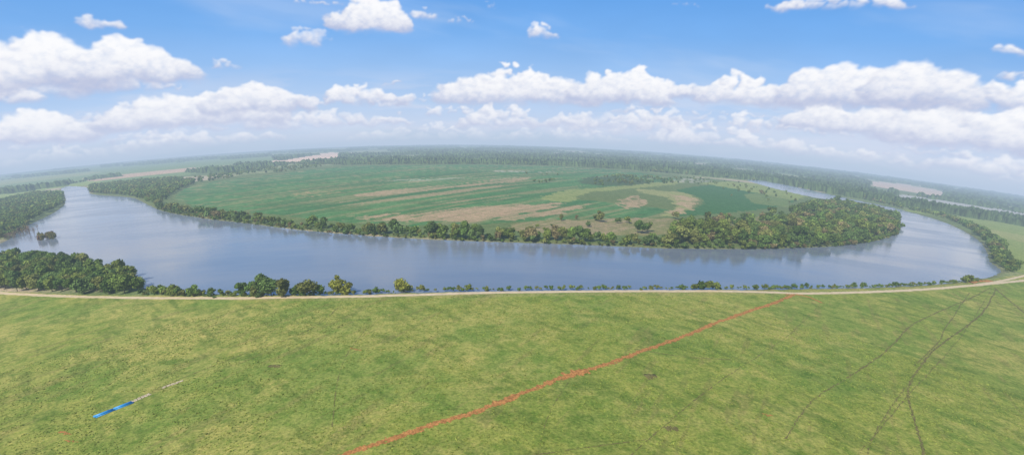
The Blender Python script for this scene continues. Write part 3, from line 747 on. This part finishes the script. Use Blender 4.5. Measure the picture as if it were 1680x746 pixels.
for (u, vb, ww, hh_, st_, npf) in CL:
    a0, b0 = azel(u, vb); aL, _ = azel(u-ww, vb); aR, _ = azel(u+ww, vb); _, t0 = azel(u, vb-hh_)
    wd_ = float(aR-aL)/2; hd = float(t0-b0); a0 = float(a0); b0 = float(b0)
    prof_s = r.random()*100
    npf = int(npf*1.7)
    pf = []
    for k in range(npf):
        q = r.uniform(-1, 1); env = (1-q*q)**.55*(.45+.80*float(vn(np.array(q*2.6+prof_s), np.array(1.5), 3)))
        y = r.random()**.9*env
        rad = hd*(.12+.22*(1-y)*min(1, .3+env))*r.uniform(.65, 1.25)
        pf.append((y, a0+q*wd_*(1-.1), b0+y*hd*.92, rad))
    pf.sort(key=lambda s: -s[0])
    for y, ca, ce, rad in pf:
        rx = rad*1.5
        i0 = np.searchsorted(EL, ce-rad-1.2); i1 = np.searchsorted(EL, ce+rad+1.2)
        j0 = np.searchsorted(a, ca-rx-1.6); j1 = np.searchsorted(a, ca+rx+1.6)
        if i1 <= i0 or j1 <= j0: continue
        dx = (wa[i0:i1, j0:j1]-ca)/rx; dy = (we[i0:i1, j0:j1]-ce)/rad; d2 = dx*dx+dy*dy
        m = sstep(0, .8, 1-d2)*st_
        bs = sstep(b0-.35*hd, b0+.30*hd, Eg[i0:i1, j0:j1]+(we[i0:i1, j0:j1]-Eg[i0:i1, j0:j1])*.7)
        m = m*(.3+.7*bs)*bs
        nzv = np.sqrt(np.clip(1-d2, 0, 1)); lam = np.clip(dx*lx+dy*ly+nzv*lz, -0.2, 1)
        tn = np.clip(.10+.44*lam+.54*np.clip((Eg[i0:i1, j0:j1]-b0)/hd, 0, 1), 0, 1)
        A1_ = alpha[i0:i1, j0:j1]; T1 = tone[i0:i1, j0:j1]
        oa = m+A1_*(1-m)
        tone[i0:i1, j0:j1] = np.where(oa > 1e-4, (tn*m+T1*A1_*(1-m))/np.maximum(oa, 1e-4), T1)
        alpha[i0:i1, j0:j1] = oa
def blur(M_, n=1):
    for _ in range(n):
        M_ = (M_+np.roll(M_, 1, 0)+np.roll(M_, -1, 0)+np.roll(M_, 1, 1)+np.roll(M_, -1, 1))/5
    return M_
tone = blur(tone, 1); alpha = blur(alpha, 1)
det = fbm(Ag/.5, Eg/.35, 4, 70)
veil = sstep(.42, .68, fbm(Ag/7, Eg/1.1, 5, 80))*sstep(9, 3, ep)*.6
sky = sky*(1-veil[..., None])+np.array([.66, .72, .87])*veil[..., None]
shade = np.array([.50, .555, .75]); white = np.array([.97, .975, 1.0])
tn = np.clip(tone+.30*(det-.5), 0, 1)[..., None]; tn = sstep(.05, .95, tn)
cc = shade*(1-tn)+white*tn
lowf = (sstep(7.0, 0, ep)*.42)[..., None]; cc = cc*(1-lowf)+np.array([.62, .69, .85])*lowf
af = (np.clip(alpha*(.80+.36*det), 0, 1)*sstep(-.3, 1.6, ep))[..., None]
sky = sky*(1-af)+cc*af
hz_ = (sstep(2.4, -.2, ep)*.88)[..., None]; sky = sky*(1-hz_)+np.array([.47, .585, .75])*hz_
RD = 17000.0
ar = np.radians(Ag); er = np.radians(Eg)
V = np.stack([RD*np.cos(er)*np.sin(ar), RD*np.cos(er)*np.cos(ar), H+RD*np.sin(er)], -1).reshape(-1, 3)
i, j = np.meshgrid(np.arange(ne-1), np.arange(na-1), indexing='ij')
Qd = np.stack([i*na+j, i*na+j+1, (i+1)*na+j+1, (i+1)*na+j], -1).reshape(-1, 4)
ms_, nt = new_mat('sky_backdrop')
at_ = N(nt, 'ShaderNodeAttribute', attribute_name='tint'); em = N(nt, 'ShaderNodeEmission'); o_ = N(nt, 'ShaderNodeOutputMaterial')
nt.links.new(at_.outputs['Color'], em.inputs[0]); nt.links.new(em.outputs[0], o_.inputs[0])
add_obj('sky', make_mesh('sky', V, Qd, True, sky.reshape(-1, 3)), ms_, kind='structure', label='blue summer sky with scattered white cumulus clouds')

# ---------------------------------------------------------------- light
SUN_EL = math.radians(50); SUN_AZ = math.radians(215)   # azimuth clockwise from +Y
w_ = bpy.data.worlds.new('World'); sc.world = w_; w_.use_nodes = True
nt = w_.node_tree; bg = nt.nodes['Background']
st = nt.nodes.new('ShaderNodeTexSky'); st.sky_type = 'NISHITA'; st.sun_disc = False
st.sun_elevation = SUN_EL; st.sun_rotation = SUN_AZ
nt.links.new(st.outputs[0], bg.inputs[0]); bg.inputs[1].default_value = 0.10
ld = bpy.data.lights.new('sun', 'SUN'); ld.energy = 4.4; ld.angle = math.radians(.6); ld.color = (1, .95, .84)
lo = bpy.data.objects.new('sun', ld); COL.objects.link(lo)
sd_ = Vector((math.sin(SUN_AZ)*math.cos(SUN_EL), math.cos(SUN_AZ)*math.cos(SUN_EL), math.sin(SUN_EL)))
lo.rotation_euler = sd_.to_track_quat('Z', 'Y').to_euler(); lo.location = (0, 0, 300)

cam = bpy.data.cameras.new('camera'); co = bpy.data.objects.new('camera', cam); COL.objects.link(co)
cam.sensor_width = 36; cam.lens = 18; cam.clip_start = 1; cam.clip_end = 60000
M = Matrix(((Rt[0], Up[0], -Fw[0], 0), (Rt[1], Up[1], -Fw[1], 0), (Rt[2], Up[2], -Fw[2], H), (0, 0, 0, 1)))
co.matrix_world = M
sc.camera = co
sc.view_settings.view_transform = 'Standard'; sc.view_settings.look = 'None'; sc.view_settings.exposure = 0
